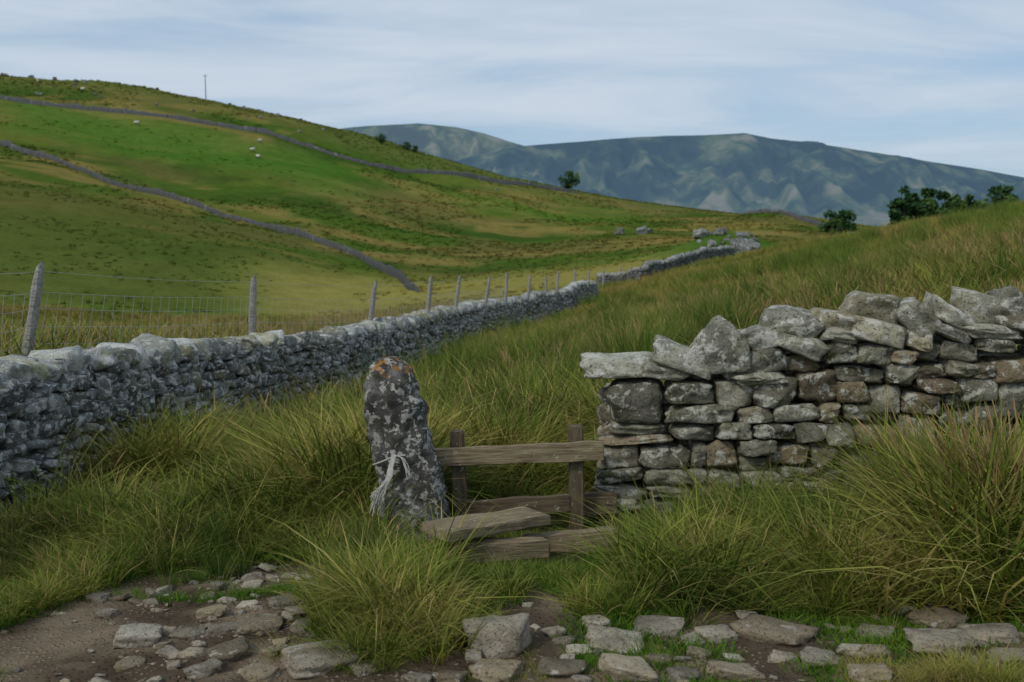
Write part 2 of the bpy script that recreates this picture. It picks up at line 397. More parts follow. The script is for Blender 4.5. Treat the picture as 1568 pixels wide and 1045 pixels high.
mp=[S(918,440,74),S(945,440,70),S(985,440,62),S(1010,425,66),S(1040,410,75),S(1080,395,86),S(1120,385,97)]
pl=[(p.x,p.y) for p in mp]
stone_wall('dry_stone_wall',pl,.8,.6,lambda s:T_lo,[mat_far,mat_stone_l],lambda s:1.8,both=False,coph=.26)

def yf(px): return 6.45-.3*(px-920)/650
acc=Acc()
cop=[(955,564,120,30,1),(1030,571,75,26,4),(1050,551,98,38,17),(1176,518,68,34,-6),(1222,499,92,46,14),(1230,530,84,34,14),(1286,497,104,36,11),(1300,512,70,22,16),
(1347,480,92,56,6),(1352,508,86,36,18),(1413,494,78,52,42),(1418,522,50,28,20),(1468,486,94,30,36),(1462,510,70,22,26),(1512,476,90,54,10),(1520,507,84,24,4),(1562,474,66,44,32),(1575,500,80,26,5),(1160,560,98,48,-14),
(1630,478,90,44,10),(1690,480,80,38,30),(1750,478,90,44,-8),(1820,476,80,42,20),(1890,474,90,42,5),(1960,474,90,42,-12),(2040,474,90,42,10)]
body=[(928,584,1022,652,2),(1020,584,1099,620,0),(1095,582,1157,627,0),(1152,578,1226,630,3),(1222,568,1295,624,-3),(1203,543,1264,576,5),(1262,522,1318,564,-6),(1283,562,1362,587,0),(1120,568,1205,590,2),
(1314,524,1374,562,0),(1372,535,1412,562,0),(1360,560,1412,592,4),(1408,528,1456,560,-5),(1450,524,1508,556,0),(1500,516,1562,542,3),(1408,558,1460,581,0),(1455,553,1502,580,0),
(932,650,1026,672,0),(1020,620,1137,652,2),(1133,626,1190,654,0),(1188,622,1264,652,-3),(1260,618,1302,650,0),(1296,622,1345,650,0),(1290,584,1340,622,-3),(1338,592,1392,642,4),(1388,604,1452,638,0),(1450,600,1502,632,0),(1410,580,1477,605,0),(1475,578,1537,618,-3),(1495,556,1532,582,0),(1525,550,1590,588,0),(1530,585,1600,645,3),
(918,671,1037,687,0),(1028,651,1102,677,2),(1098,650,1157,679,0),(1152,651,1224,676,-2),(1220,650,1272,684,0),(1268,650,1317,692,0),(1312,654,1387,687,0),(1383,640,1442,682,0),(1440,632,1497,667,0),(1493,620,1535,662,0),
(916,685,987,724,0),(981,687,1062,724,-3),(1058,678,1086,724,0),(1083,679,1137,726,3),(1133,676,1190,702,0),(1178,685,1252,720,0),(1133,700,1182,724,0),(1248,685,1292,722,0),(1288,684,1354,730,-5),(1350,687,1422,742,10),(1383,678,1442,694,0),(1420,690,1492,728,0),(1440,664,1502,692,0),(1498,660,1590,702,0),
(914,722,992,742,0),(988,722,1062,747,0),(1058,722,1088,747,0),(1085,725,1142,752,0),(1138,722,1202,750,0),(1198,719,1262,745,0),(1258,721,1302,750,0),(1298,729,1352,762,0),(1348,740,1412,772,0),(1408,727,1482,762,0),(1480,700,1600,742,0)]
for (r0,r1) in [(743,766),(764,790),(788,820)]:
    x=910
    while x<1620:
        w=R_(45,85); body.append((x,r0+R_(-3,3),x+w,r1+R_(-2,4),R_(-3,3))); x+=w-2
yy0=505
while yy0<800:
    hgt=R_(22,40); x=1588
    while x<2100:
        w=R_(45,90); body.append((x,yy0,x+w,yy0+hgt,R_(-4,4))); x+=w-2
    yy0+=hgt-1
def wallstone(b,depth,mi,extra=0.0,T=None,grow=1.035):
    x0,y0,x1,y1,tilt=b[:5]; cx,cy=(x0+x1)/2,(y0+y1)/2; Yw=yf(cx)
    c=S(cx,cy,Yw); sc=Yw/F
    acc.add(T or random.choice(T_hi),(c.x,c.y+depth/2-extra,c.z),((x1-x0)*sc*grow,depth,(y1-y0)*sc*grow),
            Matrix.Rotation(-.046,3,'Z')@rot(R_(-.14,.14),math.radians(tilt+R_(-6,6)),R_(-.16,.16)),mi=mi)
for b in body: wallstone(b,R_(.24,.34),0,R_(-.05,.05))
for cx,cy,ln,thk,an in cop:
    T=random.choice(T_hi if cx<1060 else T_cap+T_hi)
    wallstone((cx-ln/2,cy-thk/2,cx+ln/2,cy+thk/2,an),R_(.3,.44),1,R_(0,.06),T,1.1)
bm=bmesh.new()
for q in [(-.5,-.3,-.5),(.5,-.45,-.42),(.48,.4,-.5),(-.45,.45,-.5),(-.5,-.38,-.12),(.47,-.4,.0),(.45,.35,-.05),(-.42,.4,-.1),(-.22,-.34,.32),(.02,-.2,.5),(.14,-.3,.42),(-.05,.3,.4),(.3,-.48,-.1)]: bm.verts.new(q)
bmesh.ops.convex_hull(bm,input=bm.verts); bmesh.ops.triangulate(bm,faces=bm.faces)
for c_ in range(3):
    bmesh.ops.subdivide_edges(bm,edges=bm.edges,cuts=1,use_grid_fill=True); bmesh.ops.triangulate(bm,faces=[f for f in bm.faces if len(f.verts)>3])
bmesh.ops.smooth_vert(bm,verts=bm.verts,factor=.4,use_axis_x=True,use_axis_y=True,use_axis_z=True)
bm.normal_update()
for v in bm.verts: v.co+=v.normal*noise.noise(v.co*5)*.04
bm.verts.index_update(); TP=(np.array([v.co[:] for v in bm.verts]),np.array([[v.index for v in f.verts] for f in bm.faces])); bm.free()
wallstone((1058,484,1150,572,0),.32,1,.06,TP,1.06)
hx=np.array([925,1000,1060,1150,1250,1400,1568,2100]); hy=np.array([600,592,582,572,545,545,530,520])
for lay,(yo,dp) in enumerate([(.3,.25),(.52,.26)]):
    py=815
    while py>520:
        hgt=R_(22,36); x=925+lay*3
        while x<2080:
            w=R_(45,90)
            if py-hgt>np.interp(x+w/2,hx,hy)-4:
                c=S(x+w/2,py-hgt/2,yf(x)); sc=yf(x)/F
                acc.add(random.choice(T_mid),(c.x,c.y+yo,c.z),(w*sc*1.1,dp,hgt*sc*1.15),rot(R_(-.1,.1),R_(-.1,.1),R_(-.1,.1)),mi=0)
            x+=w
        py-=hgt
x=1010
while x<2080:
    w=R_(55,90); pyt=np.interp(x+w/2,hx,hy)-8; c=S(x+w/2,pyt,yf(x)); sc=yf(x)/F
    acc.add(random.choice(T_mid),(c.x,c.y+.48,c.z),(w*sc,.3,R_(.09,.15)),rot(R_(-.2,.2),R_(-.3,.3),R_(-.3,.3)),mi=1); x+=w*.95
acc.make('dry_stone_wall',[mat_stone_r,mat_stone_cap],True)

def ribbon(name,pts,h,w,step):
    P=[S(*p) for p in pts]; P=np.array([[p.x,p.y] for p in P]); seg=np.linalg.norm(np.diff(P,axis=0),axis=1); L=np.concatenate([[0],np.cumsum(seg)])
    n=int(L[-1]/step); s=np.linspace(0,L[-1],n); x=np.interp(s,L,P[:,0]); y=np.interp(s,L,P[:,1])
    k=9
    x=np.convolve(np.pad(x,k,mode='edge'),np.ones(2*k+1)/(2*k+1),'valid'); y=np.convolve(np.pad(y,k,mode='edge'),np.ones(2*k+1)/(2*k+1),'valid')
    x=x+(vn(s*.12,s*0,5)-.5)*1.2
    tx=np.gradient(x); ty_=np.gradient(y); l=np.hypot(tx,ty_); nxv,nyv=ty_/l,-tx/l
    z=Hh(x,y); V=[];prof=[(-.5,-.4),(-.42,.5),(-.3,.9),(0,1.08),(.3,.9),(.42,.5),(.5,-.4)]
    gap=(vn(s*.05,s*0,77)<.15); hv=.75+.5*vn(s*.25,s*0,78)
    hv=hv*np.clip((L[-1]-s)/8,0,1)
    for a,b in prof:
        jw=w*a*(1+(rng.random(n)-.5)*.35); jh=h*b*hv*(1+(rng.random(n)-.5)*.4)*np.where(gap,.45,1)
        V.append(np.stack([x+nxv*jw,y+nyv*jw,z+jh],1))
    V=np.array(V); m_=len(prof); idx=np.arange(m_*n).reshape(m_,n)
    f=np.stack([idx[:-1,:-1],idx[1:,:-1],idx[1:,1:],idx[:-1,1:]],-1).reshape(-1,4)
    mkmesh(name,V.reshape(-1,3),f,[mat_far],False,{'rnd':('FLOAT',np.tile(rng.random(n),m_))})
ribbon('dry_stone_wall',[(-140,205,225),(0,245,200),(150,285,181),(320,325,165),(430,352,152),(540,378,140),(600,405,125),(642,434,98)],.85,.5,.6)
ribbon('dry_stone_wall',[(-120,172,272),(0,180,265),(200,188,268),(350,193,273),(450,203,275),(540,220,278),(620,240,284),(700,256,293),(780,270,303),(850,285,315),(900,292,322)],1.0,.6,.9)
ribbon('dry_stone_wall',[(1130,325,290),(1180,322,280),(1240,335,250),(1300,345,230)],1.0,.6,.9)

# ---------------------------------------------------------------- stone gate post
Yp=6.05
prof=[(870,583,696),(820,583,688),(790,581,682),(765,575,680),(740,580,674),(720,572,672),(700,571,664),(675,562,660),(650,563,650),(625,557,647),(605,560,636),(590,559,634),(577,562,630),(567,566,625),(559,572,614),(552,580,602)]
V=[];NR=44
pp=np.array(prof,dtype=float); pyf=np.concatenate([np.linspace(870,600,60),np.linspace(597,552,18)])
o_=np.argsort(pp[:,0])
for i,py in enumerate(pyf):
    xl=np.interp(py,pp[o_,0],pp[o_,1]); xr=np.interp(py,pp[o_,0],pp[o_,2])
    a=S(xl,py,Yp); b=S(xr,py,Yp); cx=(a.x+b.x)/2; rx=(b.x-a.x)/2; cz=a.z
    th=.13*min(1,.45+(py-550)/60)
    for j in range(NR):
        an=2*math.pi*j/NR; c,s_=math.cos(an),math.sin(an); k=4
        n=(abs(c)**k+abs(s_)**k)**(1/k)
        q=Vector((cx+rx*c/n,Yp+.1+th*s_/n,cz))
        rdg=abs(noise.noise(q*Vector((9,9,5))+Vector((4,0,0))))
        d=noise.noise(q*Vector((6,6,3)))*.03-rdg*.06+.012+noise.noise(q*21)*.014+noise.noise(q*45)*.007
        q+=Vector((c,s_,0))*d; q.z+=noise.noise(q*9)*.02
        V.append(q[:])
Fp=[]
for i in range(len(pyf)-1):
    for j in range(NR): Fp.append([i*NR+j,i*NR+(j+1)%NR,(i+1)*NR+(j+1)%NR,(i+1)*NR+j])
V.append((cx-.005,Yp+.1,cz+.008)); ti=len(V)-1
for j in range(NR): Fp.append([(len(pyf)-1)*NR+j,(len(pyf)-1)*NR+(j+1)%NR,ti])
nt=mat_post.node_tree; bs=[n for n in nt.nodes if n.type=='BSDF_DIFFUSE'][0]
src=bs.inputs['Color'].links[0].from_socket
mm=M.__new__(M); mm.m=mat_post; mm.nt=nt; mm.out=None
zz=mm.n('ShaderNodeSeparateXYZ',Vector=mm.pos()).outputs[2]
zf=mm.ss(zz,.86,.97); on=mm.ss(mm.math('ADD',mm.noise(mm.pos(),17,4,.6),mm.math('MULTIPLY',zf,.06)),.57,.65)
nt.links.new(mm.mix(mm.math('MULTIPLY',mm.math('MULTIPLY',on,zf),.78),src,(.4,.19,.045)),bs.inputs['Color'])
gp=bpy.data.objects.new('stone_gatepost',None); link(gp)
mkmesh('standing_stone',V,Fp,[mat_post],True,{'rnd':('FLOAT',np.full(len(V),.42))},parent=gp)
m=M('frayed_rope'); mat_rope=m.fin(m.mix(m.noise(m.pos(),60),(.32,.31,.27),(.7,.69,.64)),.9)
cu=bpy.data.curves.new('rope','CURVE'); cu.dimensions='3D'; cu.bevel_depth=.0024; cu.bevel_resolution=1; cu.materials.append(mat_rope)
def strand(pts):
    sp=cu.splines.new('POLY'); sp.points.add(len(pts)-1)
    for q,p in zip(sp.points,pts): q.co=(*p,1)
def spl(keys,n=24):
    K=np.array(keys); t=np.linspace(0,1,len(K)); tt=np.linspace(0,1,n); P=np.stack([np.interp(tt,t,K[:,i]) for i in range(3)],1)
    Q=np.pad(P,((2,2),(0,0)),mode='edge'); return (Q[:-4]+Q[1:-3]+Q[2:-2]+Q[3:-1]+Q[4:])/5
for i in range(64):
    Yr=Yp-.07; e=(R_(564,588),R_(745,795)); w_=R_(-3,3)
    ks=[S(604+w_,697+R_(-4,4),Yr),S(599+w_,712,Yr-.012),S(596+w_*1.5,735,Yr-.02),S((e[0]*1.3+594*.7)/2,(e[1]+740)/2+R_(-6,6),Yr-.02+R_(-.02,.02)),S(e[0],e[1],Yr-.02+R_(-.04,.04))]
    P=spl([k[:] for k in ks]); P[6:,0]+=np.cumsum(rng.normal(0,.0012,len(P)-6)); strand(P)
for i in range(2):
    Yr=Yp-.06; o=R_(-1.5,1.5)
    strand(spl([S(570,712+o,Yr+.1)[:],S(582,708+o,Yr-.005)[:],S(605,698+o,Yr-.015)[:],S(622,697+o,Yr-.012)[:]]))
for i in range(6):
    Yr=Yp-.075
    strand(spl([S(606,698,Yr)[:],S(616+R_(-2,2),701,Yr)[:],S(623+R_(-4,4),715+R_(-5,5),Yr)[:],S(626+R_(-4,6),730+R_(-8,8),Yr)[:]]))
ro=bpy.data.objects.new('frayed_rope',cu); link(ro,gp)

# ---------------------------------------------------------------- wooden stile
stile=bpy.data.objects.new('wooden_stile',None); link(stile)
def board(name,p0,p1,w,h,mat,roll=0.0,seed=0,parent=stile,taper=1.0):
    p0=Vector(p0);p1=Vector(p1); L=(p1-p0).length; bm=bmesh.new(); bmesh.ops.create_cube(bm,size=1)
    bmesh.ops.scale(bm,vec=(L,w,h),verts=bm.verts)
    bmesh.ops.bevel(bm,geom=bm.edges[:],offset=min(w,h)*.1,segments=2,affect='EDGES')
    le=[e for e in bm.edges if abs(e.verts[0].co.x-e.verts[1].co.x)>L*.5]
    bmesh.ops.subdivide_edges(bm,edges=le,cuts=int(max(6,L*28)),use_grid_fill=True)
    for v in bm.verts:
        q=v.co+Vector((seed*5.1,0,0))
        v.co+=Vector((noise.noise(q*9)*.008,noise.noise(q*6+Vector((3,0,0)))*w*.06,noise.noise(q*6+Vector((0,7,0)))*h*.09))
        k=(v.co.x/L+.5); v.co.y*=1+(taper-1)*k; v.co.z*=1+(taper-1)*k
    me=bpy.data.meshes.new(name); bm.to_mesh(me); bm.free(); me.materials.append(mat)
    for p in me.polygons: p.use_smooth=False
    o=bpy.data.objects.new(name,me); d=(p1-p0).normalized(); yv=Vector((0,0,1)).cross(d)
    if yv.length<.2: yv=Vector((0,1,0))
    yv.normalize(); zv=d.cross(yv); Rm=Matrix((d,yv,zv)).transposed().to_4x4()@Matrix.Rotation(roll,4,'X')
    o.matrix_world=Matrix.Translation((p0+p1)/2)@Rm; link(o); o.parent=parent; return o
board('upright_left',S(709,850,6.33),S(700,660,6.33),.10,.09,mat_wood_d,seed=1)
board('upright_right',S(884,860,6.33),S(881,652,6.33),.11,.1,mat_wood_d,seed=2)
board('top_rail',S(660,701,6.24),S(924,690,6.24),.045,.118,mat_wood,seed=3)
board('lower_rail',S(716,780,6.3),S(872,770,6.3),.045,.11,mat_wood_d,seed=4)
board('back_rail',S(640,782,6.5),S(730,775,6.5),.05,.09,mat_wood_d,seed=9)
board('side_brace',S(890,772,6.42),S(945,770,6.42),.06,.14,mat_wood_d,seed=5)
a=S(664,815,5.3); b=S(822,789,5.85)
board('step_plank',a,b,.24,.055,mat_wood,seed=6,roll=.05)
board('step_support',S(690,858,5.42),S(838,850,5.58),.12,.2,mat_wood,seed=7)
board('ground_beam',S(800,836,5.8),S(942,824,5.8),.12,.12,mat_wood,seed=8)
board('side_block',S(880,845,5.75),S(945,838,5.75),.1,.14,mat_wood,seed=12)

# ---------------------------------------------------------------- wire fence
fence=bpy.data.objects.new('wire_fence',None); link(fence)
fp=[(-55,400,8.2,-2),(62,405,9.4,12),(388,424,14,3),(575,431,18,9),(660,423,21.5,6),(704,422,25,8),(750,424,29,10),(776,418,33,2),(812,421,37,6),(836,424,41,0),(855,415,45,5),(880,413,50,0),(902,414,56,4),(925,412,62,3),(950,408,70,2)]
tops=[]
for i,(px,py,Yf,lean) in enumerate(fp):
    t=S(px,py,Yf); g=H(t.x,t.y); dx=math.tan(math.radians(lean))*(t.z-g)
    t=Vector(t); bt=Vector((t.x-dx,t.y,g-.15)); r=.055 if i<3 else .045+.0004*Yf
    bm=bmesh.new(); n=10; ringN=14
    vs=[]
    for k in range(ringN):
        f_=k/(ringN-1); c=bt.lerp(t,f_)
        rr=r*(1-.15*f_)*(.75 if k==ringN-1 else 1)
        vs.append([bm.verts.new(c+Vector((math.cos(a_)*rr,math.sin(a_)*rr,(.03*math.cos(a_) if k>=ringN-2 else 0)))*1.0+Vector((noise.noise(c*4+Vector((i,a_,0)))*.012,0,0))) for a_ in [2*math.pi*q/n for q in range(n)]])
    for k in range(ringN-1):
        for q in range(n): bm.faces.new([vs[k][q],vs[k][(q+1)%n],vs[k+1][(q+1)%n],vs[k+1][q]])
    bm.faces.new(vs[-1])
    me=bpy.data.meshes.new('post'); bm.to_mesh(me); bm.free(); me.materials.append(mat_fpost)
    link(bpy.data.objects.new('post_%d'%(i+1),me),fence)
    tops.append((bt+Vector((0,0,.15)),t))
cw=bpy.data.curves.new('wires','CURVE'); cw.dimensions='3D'; cw.bevel_depth=.0021; cw.bevel_resolution=0; cw.materials.append(mat_wire)
def wire(pts):
    sp=cw.splines.new('POLY'); sp.points.add(len(pts)-1)
    for q,p in zip(sp.points,pts): q.co=(p[0],p[1],p[2],1)
for i in range(len(tops)-1):
    (b0,t0),(b1,t1)=tops[i],tops[i+1]
    for fr in (.06,.18,.3,.42,.55,.68,.80,.95):
        p0=b0.lerp(t0,fr); p1=b1.lerp(t1,fr)
        wire([p0.lerp(p1,k/8)-Vector((0,0,.03*math.sin(math.pi*k/8))) for k in range(9)])
    n=int((t1-t0).length/.18) if i<7 else 0
    for k in range(1,n):
        f_=k/n; a=b0.lerp(b1,f_); c=t0.lerp(t1,f_); wire([a.lerp(c,.06),a.lerp(c,.79)])
link(bpy.data.objects.new('wires',cw),fence)

# ---------------------------------------------------------------- path stones & boulders
acc=Acc()
def put(acc,x,y,w,d,h,T=T_hi,sink=.35,mi=0,tilt=.12):
    g=H(x,y); acc.add(random.choice(T),(x,y,g+h*(.5-sink)),(w,d,h),Matrix.Rotation(R_(-.6,.6),3,'Z')@rot(R_(-tilt,tilt),R_(-tilt,tilt),0),mi=mi)
lst=[(325,940,45),(398,962,70),(350,1002,65),(290,975,50),(200,1022,42),(432,925,45),(498,908,55),(150,917,32),(560,1026,50),(470,962,50),(345,968,60),(420,1000,36),(310,1030,55),(400,1035,55),(380,930,36),(455,940,36),(485,935,36),(515,885,40),(520,960,36),
(1185,978,115),(1008,965,80),(940,988,90),(1095,972,60),(1430,957,85),(1510,975,90),(1440,1000,95),(1340,975,55),(960,1032,80),(1125,1036,80),(1255,1012,60),(860,1027,75),(760,1032,70),(885,1000,40),(1010,1012,40),(1070,1003,36),(1195,1010,45),(1045,1040,50),(910,958,45),(1380,935,45),(1300,1000,40),(1545,1010,60),(690,1040,50),(640,1042,45),(1330,1035,60),(1060,985,40)]
for px,py,w in lst:
    x,y=G(px,py); ww=w/F*y; put(acc,x,y,ww*1.1,ww*R_(.7,1.0),ww*R_(.18,.3)+.02,T_hi if random.random()<.6 else T_cap,sink=R_(.28,.45))
for _ in range(1500):
    x=R_(-2.7,2.6); y=R_(3.2,5.8)
    if pathmask(np.array([x]),np.array([y]))[0]<.6: continue
    if x>-.9 and random.random()<.55: continue
    if x<-1.9 and random.random()<.7: continue
    w=.012+.085*random.random()**3.2; put(acc,x,y,w*R_(.9,1.7),w,w*R_(.3,.6),T_mid,sink=R_(.15,.4),tilt=.3)
acc.make('path_stones',[mat_path],True)
def boulder(px,py,w,h):
    x,y=G(px,py); a=Acc(); ww=w/F*y; g=H(x,y)
    a.add(random.choice(T_hi),(x,y+ww*.25,g+h*.22),(ww,ww*.75,h),rot(R_(-.08,.08),R_(-.1,.1),R_(-.4,.4)),mi=0,rnd=.55); a.make('boulder',[mat_path],True)
boulder(762,1003,104,.2); boulder(487,1030,128,.1); boulder(207,988,75,.09)

acc=Acc()
for px,py,Yo,w,h in [(1075,345,122,2.2,1.5),(1090,352,117,1.5,1.0),(1078,362,115,1.6,1.0),(1105,340,121,1.5,1.1),(1135,345,119,1.5,1.1),(1128,358,116,1.7,1.5),(1142,360,115,2.0,1.8),(1150,370,113,2.4,1.5),(1122,368,113,1.6,1.0),(1098,330,124,1.5,.9),(1140,330,123,1.3,.7),(1155,350,118,1.1,.8),(1110,360,114,1.0,.6),(1070,375,112,1.2,.6)]+[(R_(1065,1160),0,R_(110,122),R_(.4,.9),R_(.3,.6)) for _ in range(26)]:
    u,v=uv(px,350); x=u*Yo; g=H(x,Yo)
    acc.add(random.choice(T_cap),(x,Yo,g+h*.2),(w,w*.8,h),rot(R_(-.3,.3),R_(-.3,.3),R_(0,3)))
acc.make('limestone_outcrop',[mat_crag],False)
acc=Acc()
for px,py,Yo,w,h in [(948,326,200,2.6,1.6),(982,330,195,2.8,1.9),(992,326,197,1.8,1.4),(1305,365,75,1.2,.9),(60,140,320,2,1.4),(95,150,315,1.6,1.3),(128,160,310,1.5,1),(125,172,300,1.5,1),(20,140,325,3,1),(115,132,330,1.6,1),(430,185,310,1.5,1.2)]+[(R_(0,800),0,R_(285,335),R_(.5,1.3),.8) for _ in range(30)]:
    u,v=uv(px,380); x=u*Yo; g=H(x,Yo)
    acc.add(random.choice(T_mid),(x,Yo,g+h*.25),(w,w*.8,h),rot(R_(-.3,.3),R_(-.3,.3),R_(0,3)))
acc.make('hillside_boulders',[mat_crag],False)

# ---------------------------------------------------------------- trees
m=M('bark'); mat_bark=m.fin(m.mix(m.noise(m.pos(),4),(.05,.04,.03),(.12,.1,.08)),.9)
m=M('leaves'); c=m.ramp(m.attr('rnd'),[(0,(.018,.045,.02)),(.5,(.04,.085,.028)),(1,(.1,.16,.045))])
mat_leaf=m.fin_d(c)
def tree(name,x,y,h,w,seed,trunk=.3,sink=0,dens=1.0):
    r=random.Random(seed); g=H(x,y)-sink; V=[];Fc=[];Rn=[];MI=[]
    def limb(p,q,r0,r1):
        d=(q-p).normalized(); a=d.orthogonal().normalized(); b=d.cross(a); n0=len(V)
        for k,(c,rr) in enumerate([(p,r0),((p+q)/2+Vector((r.uniform(-.1,.1),r.uniform(-.1,.1),0))*h*.1,(r0+r1)/2),(q,r1)]):
            for j in range(6):
                an=j*math.pi/3; V.append((c+(a*math.cos(an)+b*math.sin(an))*rr)[:]); Rn.append(.5)
        for k in range(2):
            for j in range(6): Fc.append([n0+k*6+j,n0+k*6+(j+1)%6,n0+(k+1)*6+(j+1)%6,n0+(k+1)*6+j]); MI.append(0)
    B=Vector((x,y,g-.2)); fork=Vector((x+r.uniform(-.05,.05)*h,y,g+h*trunk)); limb(B,fork,h*.035,h*.025)
    cl=[]
    for i in range(int(28*dens)):
        an=r.uniform(0,6.28); rad=math.sqrt(r.random())*w/2*.85; zz=r.uniform(trunk*.8,1.0)
        lim=math.sqrt(max(.08,1-((zz-.58)/.46)**2)); c=Vector((x+math.cos(an)*rad*lim,y+math.sin(an)*rad*lim*.9,g+h*zz*.95)); cl.append(c)
        if i%3==0: limb(fork,c,h*.014,h*.004)
    for c in cl:
        cr=r.uniform(.1,.2)*w; tone=r.random()
        for k in range(60):
            d=Vector((r.gauss(0,1),r.gauss(0,1),r.gauss(0,.8))); d=d/(d.length+.01)*cr*r.random()**.4
            p=c+d; sz=h*r.uniform(.018,.04); a=Vector((r.gauss(0,1),r.gauss(0,1),r.gauss(0,1))).normalized(); b=a.orthogonal().normalized(); n0=len(V)
            for sx,sy in ((-1,-.6),(1,-.8),(.8,1),(-1,.7)): V.append((p+a*sx*sz+b*sy*sz)[:]); Rn.append(min(1,max(0,tone*.6+r.random()*.3+d.z/cr*.15)))
            Fc.append([n0,n0+1,n0+2,n0+3]); MI.append(1)
    mkmesh(name,V,Fc,[mat_bark,mat_leaf],False,{'rnd':('FLOAT',Rn)},matidx=MI)
def treeat(name,px,Yt,h,w,seed,**k):
    u,v=uv(px,330); tree(name,u*Yt,Yt,h,w,seed,**k)
treeat('hawthorn_tree',872,333,5.8,8.0,1,trunk=.12)
treeat('hawthorn_bush',585,314,2.6,3.8,2,trunk=.1); treeat('hawthorn_bush',624,314,2.4,3.2,3,trunk=.1); treeat('hawthorn_bush',636,317,2.0,2.8,4,trunk=.1)
treeat('hawthorn_tree',1278,120,4.5,4.0,5,trunk=.12); treeat('hawthorn_tree',1298,123,4.2,3.4,6,trunk=.12)
for i,(px,h,w,tr) in enumerate([(1377,7.6,3.8,.35),(1400,7.2,3.4,.4),(1420,7.6,3.6,.3),(1440,7.0,4.2,.25),(1463,6.5,4.2,.2),(1488,6.2,3.8,.2),(1530,7.0,5.4,.15),(1590,7.4,5,.2),(1640,7,5,.2)]):
    treeat('ash_tree',px,132+3*(i%3),h*1.0,w,20+i,trunk=tr,dens=.95)

u,v=uv(315,140); tp=bpy.data.objects.new('telegraph_pole',None); link(tp)
bx,by=u*325,325; bz=H(bx,by)
board('pole',(bx,by,bz-.5),(bx,by,bz+8.0),.26,.26,mat_wood_d,parent=tp,taper=.7); board('crossarm',(bx-.7,by,bz+7.5),(bx+.7,by,bz+7.5),.12,.12,mat_wood_d,parent=tp)

m=M('wool'); mat_wool=m.fin(m.mix(m.noise(m.pos(),9),(.5,.48,.42),(.7,.68,.6)),.95)
m=M('sheep_face'); mat_face=m.fin(m.mix(m.noise(m.pos(),9),(.06,.055,.05),(.12,.11,.1)),.9)
def sheep(px,Yt,ang):
    u,v=uv(px,220); x,y=u*Yt,Yt; g=H(x,y); bm=bmesh.new()
    def ell(c,s,mi,seed):
        r=bmesh.ops.create_icosphere(bm,subdivisions=3,radius=1)
        for q in r['verts']:
            q.co=Vector((q.co.x*s[0],q.co.y*s[1],q.co.z*s[2]))*(1+noise.noise(q.co*4)*.08)+Vector(c)
        for f in {f for q in r['verts'] for f in q.link_faces}: f.material_index=mi
    ell((0,0,.62),(.52,.27,.28),0,1); ell((.45,0,.8),(.2,.13,.16),0,2); ell((.68,0,.84),(.17,.08,.09),1,3); ell((.6,.11,.9),(.03,.08,.03),1,3); ell((.6,-.11,.9),(.03,.08,.03),1,3)
    for lx in (-.34,.32):
        for ly in (-.13,.13):
            r=bmesh.ops.create_cone(bm,segments=8,radius1=.035,radius2=.055,depth=.45)
            for q in r['verts']: q.co+=Vector((lx,ly,.22))
            for f in {f for q in r['verts'] for f in q.link_faces}: f.material_index=1
    me=bpy.data.meshes.new('sheep'); bm.to_mesh(me); bm.free(); me.materials.append(mat_wool); me.materials.append(mat_face)
    o=bpy.data.objects.new('sheep',me); o.location=(x,y,g); o.rotation_euler=(0,0,ang); o.scale=(1.2,)*3; link(o)
for px,Yt,an in [(386,252,.4),(395,247,2.5),(398,264,1),(130,292,0),(62,300,2),(210,258,.3)]: sheep(px,Yt,an)

# ---------------------------------------------------------------- grass
def tuft(name,coll,n,hr,width,spread,lean,droop,mat,seed,segs=4,head=0.0):
    r=np.random.default_rng(seed); V=[];Fc=[];T=[];B=[];nv=0
    for i in range(n):
        a=r.uniform(0,6.283); rad=spread*math.sqrt(r.random()); bx,by=math.cos(a)*rad,math.sin(a)*rad
        a2=a+r.normal(0,.9); dx,dy=math.cos(a2),math.sin(a2); h=r.uniform(*hr); le=r.uniform(*lean); dr=r.uniform(*droop)
        tw=r.uniform(0,3.14); sx,sy=math.cos(tw),math.sin(tw); b=r.random(); w0=width*r.uniform(.6,1.3)
        for k in range(segs+1):
            t=k/segs; out=(le*t+dr*t*t)*h; z=h*(t-.45*dr*t*t*t)
            w=w0*(1-t**1.8)+.0006
            if head and t>.7: w=w0*head*(1.05-abs(t-.87)*4)
            w=max(w,.0006)
            V.append((bx+dx*out-sx*w/2,by+dy*out-sy*w/2,z)); V.append((bx+dx*out+sx*w/2,by+dy*out+sy*w/2,z)); T+= [t,t]; B+=[b,b]
            if k<segs: q=nv+2*k; Fc.append([q,q+1,q+3,q+2])
        nv+=2*(segs+1)
    o=mkmesh(name,V,Fc,[mat],True,{'t':('FLOAT',T),'b':('FLOAT',B)},link_it=False); coll.objects.link(o)
def coll(name): return bpy.data.collections.new(name)
cL,cM,cR,cF,cT,cS,cH=[coll(n) for n in ('lush_tufts','meadow_tufts','rush_tufts','field_tufts','turf_tufts','straw_tufts','hill_tussocks')]
